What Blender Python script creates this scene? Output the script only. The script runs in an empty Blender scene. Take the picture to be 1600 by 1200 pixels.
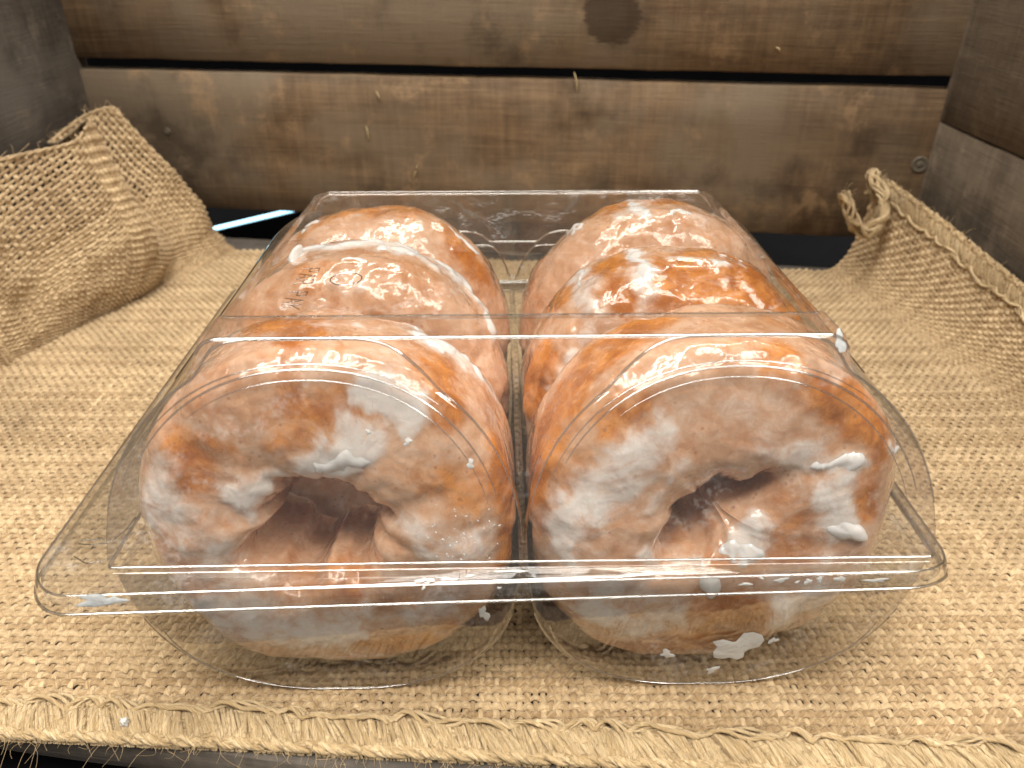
import bpy, bmesh, math, random
import numpy as np
from mathutils import Vector, Matrix
from mathutils.bvhtree import BVHTree

# ------------------------------------------------------------------ camera
S = 0.01                                   # everything below is written in centimetres
HC, PITCH, FPX = 18.6, math.radians(30.9), 1200.0
scene = bpy.context.scene
COL = scene.collection
cam_d = bpy.data.cameras.new('camera')
cam_d.sensor_width = 36.0
cam_d.lens = FPX / 1600 * 36.0
cam_d.clip_start = 0.005
cam_d.clip_end = 50.0
cam_d.dof.use_dof = True
cam_d.dof.focus_distance = 0.215
cam_d.dof.aperture_fstop = 18.0
cam = bpy.data.objects.new('camera', cam_d)
COL.objects.link(cam)
cam.location = (0, 0, HC * S)
cam.rotation_euler = (math.pi / 2 - PITCH, 0, 0)
scene.camera = cam

# ------------------------------------------------------------------ world, lamps, exposure
world = bpy.data.worlds.new('World')
scene.world = world
world.use_nodes = True
bg = world.node_tree.nodes['Background']
bg.inputs['Color'].default_value = (1.0, 0.93, 0.86, 1)
bg.inputs['Strength'].default_value = 0.27


def area_lamp(name, loc, target, sx, sy, watts, color):
    d = bpy.data.lights.new(name, 'AREA')
    d.shape = 'RECTANGLE'
    d.size, d.size_y = sx, sy
    d.energy = watts
    d.color = color
    o = bpy.data.objects.new(name, d)
    COL.objects.link(o)
    o.location = loc
    o.rotation_euler = (Vector(target) - Vector(loc)).to_track_quat('-Z', 'Y').to_euler()
    return o


area_lamp('ceiling_lamp', (0.10, -0.42, 1.50), (0, 0.22, 0), 2.40, 0.26, 33.0, (1.0, 0.94, 0.86))
area_lamp('ceiling_lamp', (-0.10, 0.34, 1.70), (0, 0.24, 0), 2.40, 0.22, 44.0, (1.0, 0.95, 0.88))
area_lamp('ceiling_lamp', (0.75, -0.55, 1.20), (0, 0.22, 0.03), 0.35, 0.35, 7.0, (1.0, 0.93, 0.84))

scene.view_settings.view_transform = 'Standard'
scene.view_settings.look = 'None'
scene.view_settings.gamma = 1.0
scene.view_settings.use_curve_mapping = False
scene.view_settings.exposure = 0.04
scene.render.engine = 'CYCLES'
scene.cycles.transparent_max_bounces = 40
scene.cycles.max_bounces = 8
scene.cycles.diffuse_bounces = 3
scene.cycles.glossy_bounces = 3
scene.cycles.use_denoising = True
scene.cycles.use_adaptive_sampling = True
scene.cycles.adaptive_threshold = 0.03
scene.cycles.sample_clamp_indirect = 6.0
scene.cycles.caustics_reflective = False
scene.cycles.caustics_refractive = False

# ------------------------------------------------------------------ helpers
rng = np.random.default_rng(7)
random.seed(7)
CT, ST = math.cos(PITCH), math.sin(PITCH)


def ray(u, v):
    """photo pixel (1600x1200) -> direction from the camera"""
    a, b = (u - 800) / FPX, (600 - v) / FPX
    return Vector((a, CT + b * ST, -ST + b * CT))


def on_z(u, v, z):
    d = ray(u, v)
    t = (z - HC) / d.z
    return Vector((d.x * t, d.y * t, z))


def tag(o, label=None, cat=None, group=None, kind=None):
    if label: o['label'] = label
    if cat: o['category'] = cat
    if group: o['group'] = group
    if kind: o['kind'] = kind
    return o


def empty(name, loc=(0, 0, 0), rot=(0, 0, 0)):
    o = bpy.data.objects.new(name, None)
    COL.objects.link(o)
    o.location = Vector(loc) * S
    o.rotation_euler = rot
    o.empty_display_size = 0.02
    return o


def mesh_obj(name, V, F, mat, parent=None, smooth=True, uv=None, attrs=None, quads=True):
    """V (n,3) cm, F (m,4) or (m,3) int array -> one mesh object (fast path)"""
    me = bpy.data.meshes.new(name)
    V = np.asarray(V, dtype=np.float32) * S
    F = np.asarray(F, dtype=np.int32)
    k = F.shape[1]
    me.vertices.add(len(V)); me.vertices.foreach_set('co', V.ravel())
    me.loops.add(F.size); me.loops.foreach_set('vertex_index', F.ravel())
    me.polygons.add(len(F))
    me.polygons.foreach_set('loop_start', np.arange(0, F.size, k, dtype=np.int32))
    me.polygons.foreach_set('loop_total', np.full(len(F), k, dtype=np.int32))
    if smooth:
        me.polygons.foreach_set('use_smooth', np.ones(len(F), dtype=bool))
    if uv is not None:
        l = me.uv_layers.new(name='UVMap')
        l.data.foreach_set('uv', np.asarray(uv, dtype=np.float32)[F.ravel()].ravel())
    if attrs:
        for n, a in attrs.items():
            at = me.attributes.new(n, 'FLOAT', 'POINT')
            at.data.foreach_set('value', np.asarray(a, dtype=np.float32))
    me.update(calc_edges=True)
    me.validate()
    me.materials.append(mat)
    o = bpy.data.objects.new(name, me)
    COL.objects.link(o)
    o.parent = parent
    return o


def _hash(i, j, k, seed):
    h = (i * 374761393 + j * 668265263 + k * 2147483647 + seed * 1274126177) & 0xFFFFFFFF
    h = ((h ^ (h >> 13)) * 1274126177) & 0xFFFFFFFF
    return ((h ^ (h >> 16)) & 0xFFFF) / 65535.0


def vnoise(P, seed=0):
    P = np.asarray(P, dtype=np.float64)
    I = np.floor(P).astype(np.int64)
    f = P - I
    f = f * f * f * (f * (f * 6 - 15) + 10)
    r = 0
    for dx in (0, 1):
        for dy in (0, 1):
            for dz in (0, 1):
                w = (f[:, 0] if dx else 1 - f[:, 0]) * (f[:, 1] if dy else 1 - f[:, 1]) * (f[:, 2] if dz else 1 - f[:, 2])
                r = r + w * _hash(I[:, 0] + dx, I[:, 1] + dy, I[:, 2] + dz, seed)
    return r * 2 - 1


def fbm(P, octv=4, seed=0, gain=0.5):
    P = np.asarray(P, dtype=np.float64)
    a, r, n = 1.0, 0, 0
    for o in range(octv):
        r = r + a * vnoise(P * 2 ** o + 17.3 * o, seed + o)
        n += a
        a *= gain
    return r / n


def sstep(a, b, x):
    t = np.clip((x - a) / (b - a), 0, 1)
    return t * t * (3 - 2 * t)


def smin(a, b, k):
    h = np.clip(0.5 + 0.5 * (b - a) / k, 0, 1)
    return b * (1 - h) + a * h - k * h * (1 - h)


def smax(a, b, k):
    return -smin(-a, -b, k)


def grid_faces(nu, nv, wrap_u=False, wrap_v=False, off=0):
    """vertex index = i * nv + j"""
    iu = np.arange(nu if wrap_u else nu - 1)
    jv = np.arange(nv if wrap_v else nv - 1)
    I, J = np.meshgrid(iu, jv, indexing='ij')
    I2, J2 = (I + 1) % nu, (J + 1) % nv
    return off + np.stack([I * nv + J, I2 * nv + J, I2 * nv + J2, I * nv + J2], -1).reshape(-1, 4)


def frames(P):
    """tangent, side, up for a polyline (n,3)"""
    T = np.gradient(P, axis=0)
    T /= np.linalg.norm(T, axis=1, keepdims=True) + 1e-9
    ref = np.tile(np.array([0.0, 0.0, 1.0]), (len(P), 1))
    par = np.abs(T[:, 2]) > 0.95
    ref[par] = (1.0, 0.0, 0.0)
    A = np.cross(T, ref); A /= np.linalg.norm(A, axis=1, keepdims=True) + 1e-9
    B = np.cross(A, T)
    return T, A, B


class Tubes:
    """collects round strands of one thing into one mesh"""
    def __init__(self):
        self.V, self.F, self.UV, self.T, self.n = [], [], [], [], 0

    def add(self, P, r, sides=6, tint=None):
        P = np.asarray(P, dtype=float)
        n = len(P)
        r = np.broadcast_to(np.asarray(r, dtype=float), (n,))
        T, A, B = frames(P)
        ang = np.arange(sides) / sides * 2 * math.pi
        V = P[:, None] + r[:, None, None] * (np.cos(ang)[None, :, None] * A[:, None] + np.sin(ang)[None, :, None] * B[:, None])
        L = np.concatenate([[0], np.cumsum(np.linalg.norm(np.diff(P, axis=0), axis=1))])
        uv = np.stack([np.repeat(L, sides), np.tile(np.arange(sides) / sides, n)], -1)
        self.V.append(V.reshape(-1, 3)); self.UV.append(uv)
        self.F.append(grid_faces(n, sides, wrap_v=True, off=self.n))
        self.T.append(np.full(n * sides, random.random() if tint is None else tint))
        self.n += n * sides

    def build(self, name, mat, parent=None):
        return mesh_obj(name, np.concatenate(self.V), np.concatenate(self.F), mat, parent,
                        uv=np.concatenate(self.UV), attrs={'tint': np.concatenate(self.T)})


# ------------------------------------------------------------------ materials
class NT:
    def __init__(self, name):
        self.m = bpy.data.materials.new(name)
        self.m.use_nodes = True
        self.t = self.m.node_tree
        self.b = self.t.nodes['Principled BSDF']
        self.out = self.t.nodes['Material Output']

    def n(self, typ, **kw):
        nd = self.t.nodes.new(typ)
        for k, v in kw.items():
            if k in nd.inputs.keys():
                self.set(nd.inputs[k], v)
            else:
                setattr(nd, k, v)
        return nd

    def set(self, sock, v):
        if hasattr(v, 'is_linked') or isinstance(v, bpy.types.NodeSocket):
            self.t.links.new(v, sock)
        elif isinstance(v, (tuple, list)) and len(v) == 3 and sock.type == 'RGBA':
            sock.default_value = (*v, 1)
        else:
            sock.default_value = v

    def mix(self, f, a, b, mode='MIX'):
        nd = self.t.nodes.new('ShaderNodeMix')
        nd.data_type = 'RGBA'; nd.blend_type = mode
        self.set(nd.inputs['Factor'], f); self.set(nd.inputs['A'], a) if False else None
        self.set(nd.inputs[6], a); self.set(nd.inputs[7], b)
        return nd.outputs[2]

    def math(self, op, a, b=0.0, c=None, clamp=False):
        nd = self.t.nodes.new('ShaderNodeMath')
        nd.operation = op; nd.use_clamp = clamp
        self.set(nd.inputs[0], a); self.set(nd.inputs[1], b)
        if c is not None: self.set(nd.inputs[2], c)
        return nd.outputs[0]

    def ramp(self, f, lo, hi, a=0.0, b=1.0):
        nd = self.t.nodes.new('ShaderNodeMapRange')
        nd.interpolation_type = 'SMOOTHSTEP'
        self.set(nd.inputs[0], f); self.set(nd.inputs[1], lo); self.set(nd.inputs[2], hi)
        self.set(nd.inputs[3], a); self.set(nd.inputs[4], b)
        return nd.outputs[0]

    def noise(self, vec, scale, detail=4, rough=0.55, dist=0.0):
        nd = self.n('ShaderNodeTexNoise', Vector=vec, Scale=scale, Detail=detail, Roughness=rough, Distortion=dist)
        return nd.outputs['Fac']

    def coord(self, out='Object', scale=(1, 1, 1), loc=(0, 0, 0)):
        tc = self.n('ShaderNodeTexCoord')
        mp = self.n('ShaderNodeMapping', Vector=tc.outputs[out], Scale=scale, Location=loc)
        return mp.outputs[0]

    def attr(self, name):
        return self.n('ShaderNodeAttribute', attribute_name=name).outputs['Fac']

    def bump(self, h, strength, dist, normal=None):
        nd = self.n('ShaderNodeBump', Height=h, Strength=strength, Distance=dist)
        if normal is not None: self.set(nd.inputs['Normal'], normal)
        return nd.outputs[0]

    def p(self, **kw):
        for k, v in kw.items():
            self.set(self.b.inputs[k.replace('_', ' ')], v)


def wood(name, dark, light, grey, seed, stain=None, rough_saw=1.0):
    m = NT(name)
    c = m.coord('Object', (1, 1, 1), (seed * 1.7, seed * 0.9, seed * 0.3))
    cs = m.coord('Object', (7, 90, 90), (seed * 3.1, seed, seed * 2))        # long grain
    cf = m.coord('Object', (40, 900, 900), (seed, seed * 5, seed * 2))
    cv = m.coord('Object', (260, 18, 18), (seed, seed * 2, seed * 3))         # saw marks across
    warp = m.noise(c, 9, 3)
    g1 = m.noise(cs, 1.0, 6, 0.65, 0.6)
    g2 = m.noise(cf, 1.0, 4, 0.6)
    sv = m.noise(cv, 1.0, 3, 0.6)
    blot = m.noise(c, 22, 5, 0.62)
    big = m.noise(c, 6.5, 4, 0.6, 0.4)
    fac = m.math('ADD', m.math('MULTIPLY', g1, 0.32), m.math('ADD', m.math('MULTIPLY', g2, 0.20), m.math('MULTIPLY', m.noise(c, 48, 6, 0.7), 0.28)))
    fac = m.math('ADD', fac, m.math('MULTIPLY', sv, 0.20 * rough_saw))
    col = m.mix(m.ramp(fac, 0.36, 0.66), dark, light)
    col = m.mix(m.ramp(big, 0.42, 0.60, 0.0, 0.85), col, grey)
    col = m.mix(m.ramp(blot, 0.50, 0.74, 0.0, 0.65), col, tuple(x * 0.42 for x in dark))
    col = m.mix(m.ramp(m.noise(c, 34, 6, 0.7), 0.54, 0.70, 0.0, 0.55), col, tuple(min(1, x * 1.6) for x in light))
    if stain:
        tc = m.n('ShaderNodeTexCoord')
        wv = m.n('ShaderNodeVectorMath', operation='MULTIPLY_ADD')
        nz = m.n('ShaderNodeTexNoise', Scale=70.0, Detail=3.0)
        m.set(wv.inputs[0], nz.outputs['Color']); wv.inputs[1].default_value = (0.012, 0.012, 0.012)
        m.set(wv.inputs[2], tc.outputs['Object'])
        for (sx, sz, sr, st) in stain:
            d = m.n('ShaderNodeVectorMath', operation='DISTANCE')
            m.set(d.inputs[0], wv.outputs[0]); d.inputs[1].default_value = (sx + 0.006, 0.0, sz + 0.006)
            col = m.mix(m.ramp(d.outputs['Value'], sr * 1.12, sr * 0.9, 0.0, st), col, tuple(x * 0.45 for x in dark))
    h = m.math('ADD', m.math('MULTIPLY', g1, 0.6), m.math('ADD', m.math('MULTIPLY', g2, 0.5), m.math('MULTIPLY', sv, 0.5 * rough_saw)))
    m.p(Base_Color=col, Roughness=m.ramp(blot, 0.3, 0.7, 0.62, 0.85), Normal=m.bump(h, 0.40, 0.0014))
    m.b.inputs['Specular IOR Level'].default_value = 0.35
    return m.m


def plain(name, color, rough=0.6, spec=0.4):
    m = NT(name)
    n = m.noise(m.coord('Object'), 60, 4)
    m.p(Base_Color=m.mix(n, tuple(c * 0.7 for c in color), tuple(c * 1.25 for c in color)), Roughness=rough)
    m.b.inputs['Specular IOR Level'].default_value = spec
    return m.m


def jute(name, dark, light, fib=1.0):
    m = NT(name)
    tc = m.n('ShaderNodeTexCoord')
    sep = m.n('ShaderNodeSeparateXYZ', Vector=tc.outputs['UV'])
    u, v = sep.outputs[0], sep.outputs[1]
    tint = m.attr('tint')
    tw = m.math('ADD', v, m.math('MULTIPLY', u, 1.1))
    cmb = m.n('ShaderNodeCombineXYZ', X=m.math('MULTIPLY', u, 2.4), Y=m.math('MULTIPLY', tw, 11.0), Z=m.math('MULTIPLY', tint, 37.0))
    fibre = m.noise(cmb.outputs[0], 1.0, 3, 0.6)
    oc = tc.outputs['Object']
    cloud = m.noise(oc, 28, 4, 0.6)
    slub = m.noise(oc, 240, 2, 0.5)
    f = m.math('ADD', m.math('MULTIPLY', fibre, 0.75), m.math('MULTIPLY', tint, 0.24))
    col = m.mix(m.ramp(f, 0.26, 0.72), dark, light)
    col = m.mix(m.ramp(cloud, 0.35, 0.7, 0.0, 0.35), col, tuple(x * 0.72 for x in dark))
    col = m.mix(m.ramp(slub, 0.62, 0.78, 0.0, 0.55), col, tuple(min(1, x * 1.35) for x in light))
    col = m.mix(m.ramp(m.noise(oc, 11, 4, 0.6, 0.6), 0.60, 0.72, 0.0, 0.30), col, tuple(x * 0.6 for x in dark))
    m.p(Base_Color=col, Roughness=0.72, Normal=m.bump(fibre, 0.8 * fib, 0.0007))
    m.b.inputs['Specular IOR Level'].default_value = 0.35
    m.b.inputs['Sheen Weight'].default_value = 0.12
    return m.m


def plastic(name, tint=0.975, edge=0.72, rough=0.02, wavy=0.10, smudge_veil=True, r0=0.10, pw=3.4):
    m = NT(name)
    t = m.t
    t.nodes.remove(m.b)
    lw = m.n('ShaderNodeLayerWeight', Blend=0.5)
    oc = m.coord('Object')
    nrm = m.bump(m.noise(oc, 42, 1, 0.5), wavy, 0.004) if wavy else m.n('ShaderNodeNewGeometry').outputs['Normal']
    m.set(lw.inputs['Normal'], nrm)
    f = lw.outputs['Facing']
    r = m.math('MULTIPLY_ADD', m.math('POWER', f, pw), 0.90 - r0, r0, clamp=True)
    tr_c = m.mix(m.math('POWER', f, 2.2), (tint, tint, tint * 0.99), (edge, edge, edge * 0.97))
    trn = m.n('ShaderNodeBsdfTransparent', Color=tr_c)
    sm = rough
    gl = m.n('ShaderNodeBsdfAnisotropic', Color=(1, 1, 1), Roughness=sm, Normal=nrm)
    mx = m.n('ShaderNodeMixShader', Fac=r)
    t.links.new(trn.outputs[0], mx.inputs[1]); t.links.new(gl.outputs[0], mx.inputs[2])
    if smudge_veil:
        # faint smears of sugar and finger marks, plus an even painted reflection haze
        df = m.n('ShaderNodeBsdfDiffuse', Color=(0.8, 0.78, 0.76))
        sg = m.math('MULTIPLY', m.ramp(m.noise(oc, 45, 3, 0.7, 1.0), 0.52, 0.72, 0.0, 1.0), m.ramp(m.noise(oc, 700, 1, 0.6), 0.40, 0.68, 0.01, 0.17))
        sg = m.math('ADD', sg, 0.006)  # constant milky veil painted in for the reflected bright surroundings
        m2 = m.n('ShaderNodeMixShader', Fac=sg)
        t.links.new(mx.outputs[0], m2.inputs[1]); t.links.new(df.outputs[0], m2.inputs[2])
        mx = m2
    t.links.new(mx.outputs[0], m.out.inputs['Surface'])
    return m.m


def donut_mat():
    m = NT('glazed_dough')
    oc = m.coord('Object')
    oi = m.n('ShaderNodeObjectInfo').outputs['Random']
    off = m.n('ShaderNodeVectorMath', operation='ADD')
    cb = m.n('ShaderNodeCombineXYZ', X=oi, Y=m.math('MULTIPLY', oi, 3.0), Z=0.0)
    m.set(off.inputs[0], oc); m.set(off.inputs[1], cb.outputs[0])
    c = off.outputs[0]
    wht, brn = m.attr('white'), m.attr('brown')
    a = m.noise(c, 85, 8, 0.60, 1.3)
    a2 = m.noise(c, 150, 8, 0.62, 0.9)
    b = m.noise(c, 380, 5, 0.65, 0.5)
    f = m.noise(c, 1300, 3, 0.6)
    lo = m.noise(c, 30, 4, 0.55, 0.5)

    def sw(x, k):
        return m.math('MULTIPLY', m.math('SUBTRACT', x, 0.5), k)
    # fried crust
    crust = m.mix(m.ramp(m.math('ADD', a2, sw(lo, 0.6)), 0.32, 0.70), (0.38, 0.115, 0.017), (0.65, 0.25, 0.042))
    crust = m.mix(m.ramp(f, 0.55, 0.72, 0.0, 0.5), crust, (0.20, 0.05, 0.010))
    # film of set, half clear glaze
    fo = m.math('ADD', m.math('ADD', sw(a, 1.15), sw(b, 0.42)), m.math('ADD', sw(lo, 0.4), 0.70))
    fo = m.math('SUBTRACT', fo, m.math('MULTIPLY', brn, 0.85))
    gc = m.mix(m.ramp(a2, 0.35, 0.65), (0.57, 0.335, 0.20), (0.66, 0.45, 0.32))
    col = m.mix(m.ramp(fo, 0.02, 0.85, 0.0, 0.86), crust, gc)
    # pores
    vo = m.n('ShaderNodeTexVoronoi', Vector=c, Scale=430.0)
    pm = m.math('MULTIPLY', m.ramp(vo.outputs['Distance'], 0.30, 0.16, 0.0, 0.6), m.ramp(a2, 0.50, 0.62))
    col = m.mix(pm, col, (0.34, 0.12, 0.045))
    # thick milky glaze with broken edges and fine cracks
    wt = m.math('ADD', wht, m.math('ADD', sw(a, 1.2), m.math('ADD', sw(a2, 0.45), sw(b, 0.22))))
    wm = m.math('ADD', m.ramp(wt, 0.32, 0.92, 0.0, 0.58), m.ramp(wt, -0.05, 1.1, 0.0, 0.34))
    ck = m.n('ShaderNodeTexVoronoi', Vector=c, Scale=260.0, feature='DISTANCE_TO_EDGE')
    cm = m.math('MULTIPLY', m.ramp(ck.outputs['Distance'], 0.05, 0.0), m.ramp(b, 0.52, 0.66, 0.0, 0.35))
    wm = m.math('MULTIPLY', wm, m.math('SUBTRACT', 1.0, cm))
    col = m.mix(wm, col, (0.78, 0.73, 0.69))
    ha = m.noise(c, 95, 2, 0.5, 0.4)
    hb = m.noise(c, 340, 2, 0.5, 0.2)
    h0 = m.math('ADD', m.math('MULTIPLY', ha, 1.0), m.math('MULTIPLY', hb, 0.17))
    h = m.math('ADD', h0, m.math('ADD', m.math('MULTIPLY', wm, 0.10), m.math('MULTIPLY', b, 0.10)))
    m.p(Base_Color=col, Roughness=m.ramp(b, 0.35, 0.7, 0.18, 0.30), Normal=m.bump(h, 0.34, 0.0030))
    m.b.inputs['Coat Weight'].default_value = 1.0
    m.b.inputs['Coat Roughness'].default_value = 0.045
    m.set(m.b.inputs['Coat Normal'], m.bump(h0, 0.50, 0.0030))
    m.b.inputs['Subsurface Weight'].default_value = 0.18
    m.b.inputs['Subsurface Radius'].default_value = (1.0, 0.5, 0.28)
    m.b.inputs['Subsurface Scale'].default_value = 0.0022
    return m.m


def icing_mat(name, col=(0.76, 0.735, 0.715), rough=0.16, bump=0.15):
    m = NT(name)
    oc = m.coord('Object')
    n = m.noise(oc, 150, 3)
    m.p(Base_Color=m.mix(m.ramp(n, 0.35, 0.7), col, tuple(x * 0.93 for x in col)), Roughness=rough, Normal=m.bump(m.noise(oc, 300, 3), bump, 0.001))
    m.b.inputs['Subsurface Weight'].default_value = 0.35
    m.b.inputs['Subsurface Radius'].default_value = (1.0, 0.75, 0.6)
    m.b.inputs['Subsurface Scale'].default_value = 0.0025
    m.b.inputs['Coat Weight'].default_value = 0.5
    m.b.inputs['Coat Roughness'].default_value = 0.1
    return m.m


M_JUTE = jute('jute_yarn', (0.31, 0.20, 0.095), (0.645, 0.485, 0.285))
M_HEM = jute('jute_hem_yarn', (0.42, 0.285, 0.13), (0.75, 0.58, 0.345), 1.4)
M_FIBRE = jute('jute_fibre', (0.36, 0.24, 0.11), (0.62, 0.46, 0.26), 0.3)
M_LID = plastic('clear_plastic')
M_TRAY = plastic('clear_plastic_tray', 0.955, 0.55, 0.03, 0.14, True, 0.085, 3.0)
M_LINE = plastic('clear_plastic_edge', 0.62, 0.35, 0.05, 0.0, False)
M_BEAD = plastic('clear_plastic_bead', 0.90, 0.50, 0.07, 0.0, False, 0.36, 2.5)
M_DONUT = donut_mat()
M_ICING = icing_mat('white_icing')
M_FLECK = icing_mat('dry_icing', (0.55, 0.54, 0.51), 0.6, 0.5)
M_BLACK = plain('black_metal', (0.006, 0.006, 0.007), 0.7, 0.1)
M_DARK = plain('gap_shade_black', (0.003, 0.003, 0.0035), 0.9, 0.0)  # near-black without gloss: the darkness behind the boards put into the colour

# ------------------------------------------------------------------ the setting: dark shelf under the crate, black panel added behind it as shade
def slab(name, mat, lo, hi, parent=None, bevel=0.0):
    bm = bmesh.new()
    bmesh.ops.create_cube(bm, size=1)
    lo, hi = Vector(lo), Vector(hi)
    for v in bm.verts:
        v.co = Vector([(lo[i] + hi[i]) / 2 + v.co[i] * (hi[i] - lo[i]) for i in range(3)]) * S
    if bevel:
        bmesh.ops.bevel(bm, geom=bm.edges[:], offset=bevel * S, segments=2, affect='EDGES')
    me = bpy.data.meshes.new(name)
    bm.to_mesh(me); bm.free()
    me.materials.append(mat)
    o = bpy.data.objects.new(name, me)
    COL.objects.link(o)
    o.parent = parent
    return o


tag(slab('shelf', M_BLACK, (-90, -5, -6.4), (90, 84, -4.4)), kind='structure')
tag(slab('gap_shade_panel', M_DARK, (-90, 84, -6.4), (90, 86, 70)), kind='structure')  # added black sheet, makes the gaps behind the crate read as unlit

# ------------------------------------------------------------------ wooden crate
A0, A1 = Vector((-28.2, 53.6, 0)), Vector((24.9, 46.3, 0))
crate_ang = math.atan2(A1.y - A0.y, A1.x - A0.x)
crate = empty('wooden_crate', ((A0.x + A1.x) / 2, (A0.y + A1.y) / 2, -3.2), (0, 0, crate_ang))
tag(crate, 'weathered brown slatted wooden crate holding the burlap and the boxed donuts', 'crate')
CM = Matrix.Translation(Vector(((A0.x + A1.x) / 2, (A0.y + A1.y) / 2, -3.2))) @ Matrix.Rotation(crate_ang, 4, 'Z')
CMI = CM.inverted()


def plank(mat, center, length, height, thick, rot=(0, 0, 0), seed=0, wav=0.06, world_frame=False, name='plank'):
    """board, local X along its length, Z its width, Y its thickness; edges uneven"""
    nx, nz = 60, 8
    xs = np.linspace(-length / 2, length / 2, nx)
    zs = np.linspace(-1, 1, nz)
    zs[1], zs[-2] = -1 + 0.16 / height, 1 - 0.16 / height
    q = np.stack([xs * 0.35, np.full(nx, seed * 3.3), np.zeros(nx)], -1)
    top = height / 2 + wav * fbm(q, 4, seed)
    bot = -height / 2 + wav * fbm(q + 31.7, 4, seed + 5)
    V = []
    prof = []
    e = 0.09
    # closed ring around the section: front face then back face
    for k in range(nz):
        fz = (zs[k] + 1) / 2
        yy = -thick / 2 + (e if k in (0, nz - 1) else 0)
        prof.append((fz, yy))
    for k in range(nz - 1, -1, -1):
        fz = (zs[k] + 1) / 2
        prof.append((fz, thick / 2 - (e if k in (0, nz - 1) else 0)))
    for i in range(nx):
        for fz, yy in prof:
            V.append((xs[i], yy, bot[i] + (top[i] - bot[i]) * fz))
    np_ = len(prof)
    F = grid_faces(nx, np_, wrap_v=True)
    V = np.array(V)
    cap = []
    for i in (0, nx - 1):
        for k in range(nz - 1):
            a, b, c, d = i * np_ + k, i * np_ + k + 1, i * np_ + np_ - 2 - k, i * np_ + np_ - 1 - k
            cap.append((a, b, c, d) if i else (d, c, b, a))
    F = np.concatenate([F, np.array(cap)])
    o = mesh_obj(name, V, F, mat, crate, smooth=False)
    if world_frame:
        mw = CMI @ Matrix.Translation(Vector(center)) @ Matrix.Rotation(rot[2], 4, 'Z') @ Matrix.Rotation(rot[1], 4, 'Y') @ Matrix.Rotation(rot[0], 4, 'X')
    else:
        mw = Matrix.Translation(Vector(center)) @ Matrix.Rotation(rot[2], 4, 'Z') @ Matrix.Rotation(rot[1], 4, 'Y') @ Matrix.Rotation(rot[0], 4, 'X')
    mw.translation = mw.translation * S
    o.matrix_local = mw
    return o


BRN = ((0.070, 0.040, 0.019), (0.190, 0.122, 0.064), (0.165, 0.125, 0.083))
GRY = ((0.060, 0.050, 0.040), (0.140, 0.118, 0.094), (0.150, 0.132, 0.112))
L = (A1 - A0).length
W1 = wood('wood_lower_back', *BRN, 1)
W2 = wood('wood_upper_back', *BRN, 4, stain=[(0.075, -0.022, 0.016, 0.8), (-0.12, 0.01, 0.012, 0.4)])
W3 = wood('wood_left', *GRY, 9)
W4 = wood('wood_right', (0.085, 0.062, 0.042), (0.165, 0.128, 0.090), (0.17, 0.145, 0.115), 13)
W5 = wood('wood_floor', *GRY, 17)
# crate frame: x along the back wall, y away from the camera, z up (its zero 3.2 below the cloth)
plank(W1, (0, 0.6, 3.2 + 6.0), L + 3.0, 9.0, 1.2, seed=1)
plank(W2, (0, 0.6, 3.2 + 16.3), L + 3.0, 10.25, 1.2, seed=2)
plank(W1, (0, 0.6, 3.2 + 27.3), L + 3.0, 10.2, 1.2, seed=3)
dv = math.radians(90)
# right side boards, left side boards (world frame)
for k, (z0, hgt) in enumerate(((1.6, 14.2), (14.47, 11.4), (25.9, 11.2))):
    plank(W4, (25.6, 27.2, z0 + 0), 38.5, hgt if k else 14.2, 1.3, (0, 0, dv), seed=20 + k, wav=0.08, world_frame=True)
for k, (z0, hgt) in enumerate(((0.4, 8.2), (13.2, 17.0), (27.6, 11.4))):
    plank(W3, (-28.2, 33.6, z0), 42.5, hgt, 1.3, (0, 0, math.radians(92)), seed=30 + k, world_frame=True)
# floor boards run with the back wall
for k in range(4):
    plank(W5, (0, -5.2 - k * 9.4, 2.2), L + 1.0, 9.1, 1.3, (dv, 0, 0), seed=40 + k)
# the front bar of the crate bottom, slightly skewed
p1, p2 = on_z(227, 1200, -1.7), on_z(367, 1177, -1.7)
dirv = (p2 - p1).normalized()
nf = Vector((dirv.y, -dirv.x, 0))
cpos = p1 + dirv * 9.4 + nf * 1.9
plank(W5, (cpos.x, cpos.y, -2.5), 19.0, 3.6, 1.5, (dv, 0, math.atan2(dirv.y, dirv.x)), seed=50, world_frame=True)

# nail in the back wall near the right corner
def back_point(u, v):
    d = ray(u, v)
    n = Vector((-(A1 - A0).y, (A1 - A0).x, 0)).normalized()
    t = n.dot(Vector((A0.x, A0.y, 0))) / n.dot(d)
    return Vector((d.x * t, d.y * t, HC + d.z * t))


def nail(u, v, r):
    P = back_point(u, v)
    prof = [(1.0, 0.0), (0.98, -0.06), (0.85, -0.10), (0.62, -0.05), (0.5, -0.02), (0.34, -0.08), (0.18, -0.10), (0.02, -0.105)]
    ns = 20
    V = [(r * pr * math.cos(2 * math.pi * k / ns) * (1 + 0.06 * math.sin(3 * k)), y, r * pr * math.sin(2 * math.pi * k / ns)) for pr, y in prof for k in range(ns)]
    o = mesh_obj('nail', V, grid_faces(len(prof), ns, wrap_v=True), plain('nail_metal', (0.13, 0.105, 0.075), 0.6, 0.4), crate)
    loc = CMI @ P
    o.location = loc * S
    return o


nail(1437, 257, 0.5)
nail(262, 205, 0.2)
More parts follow.
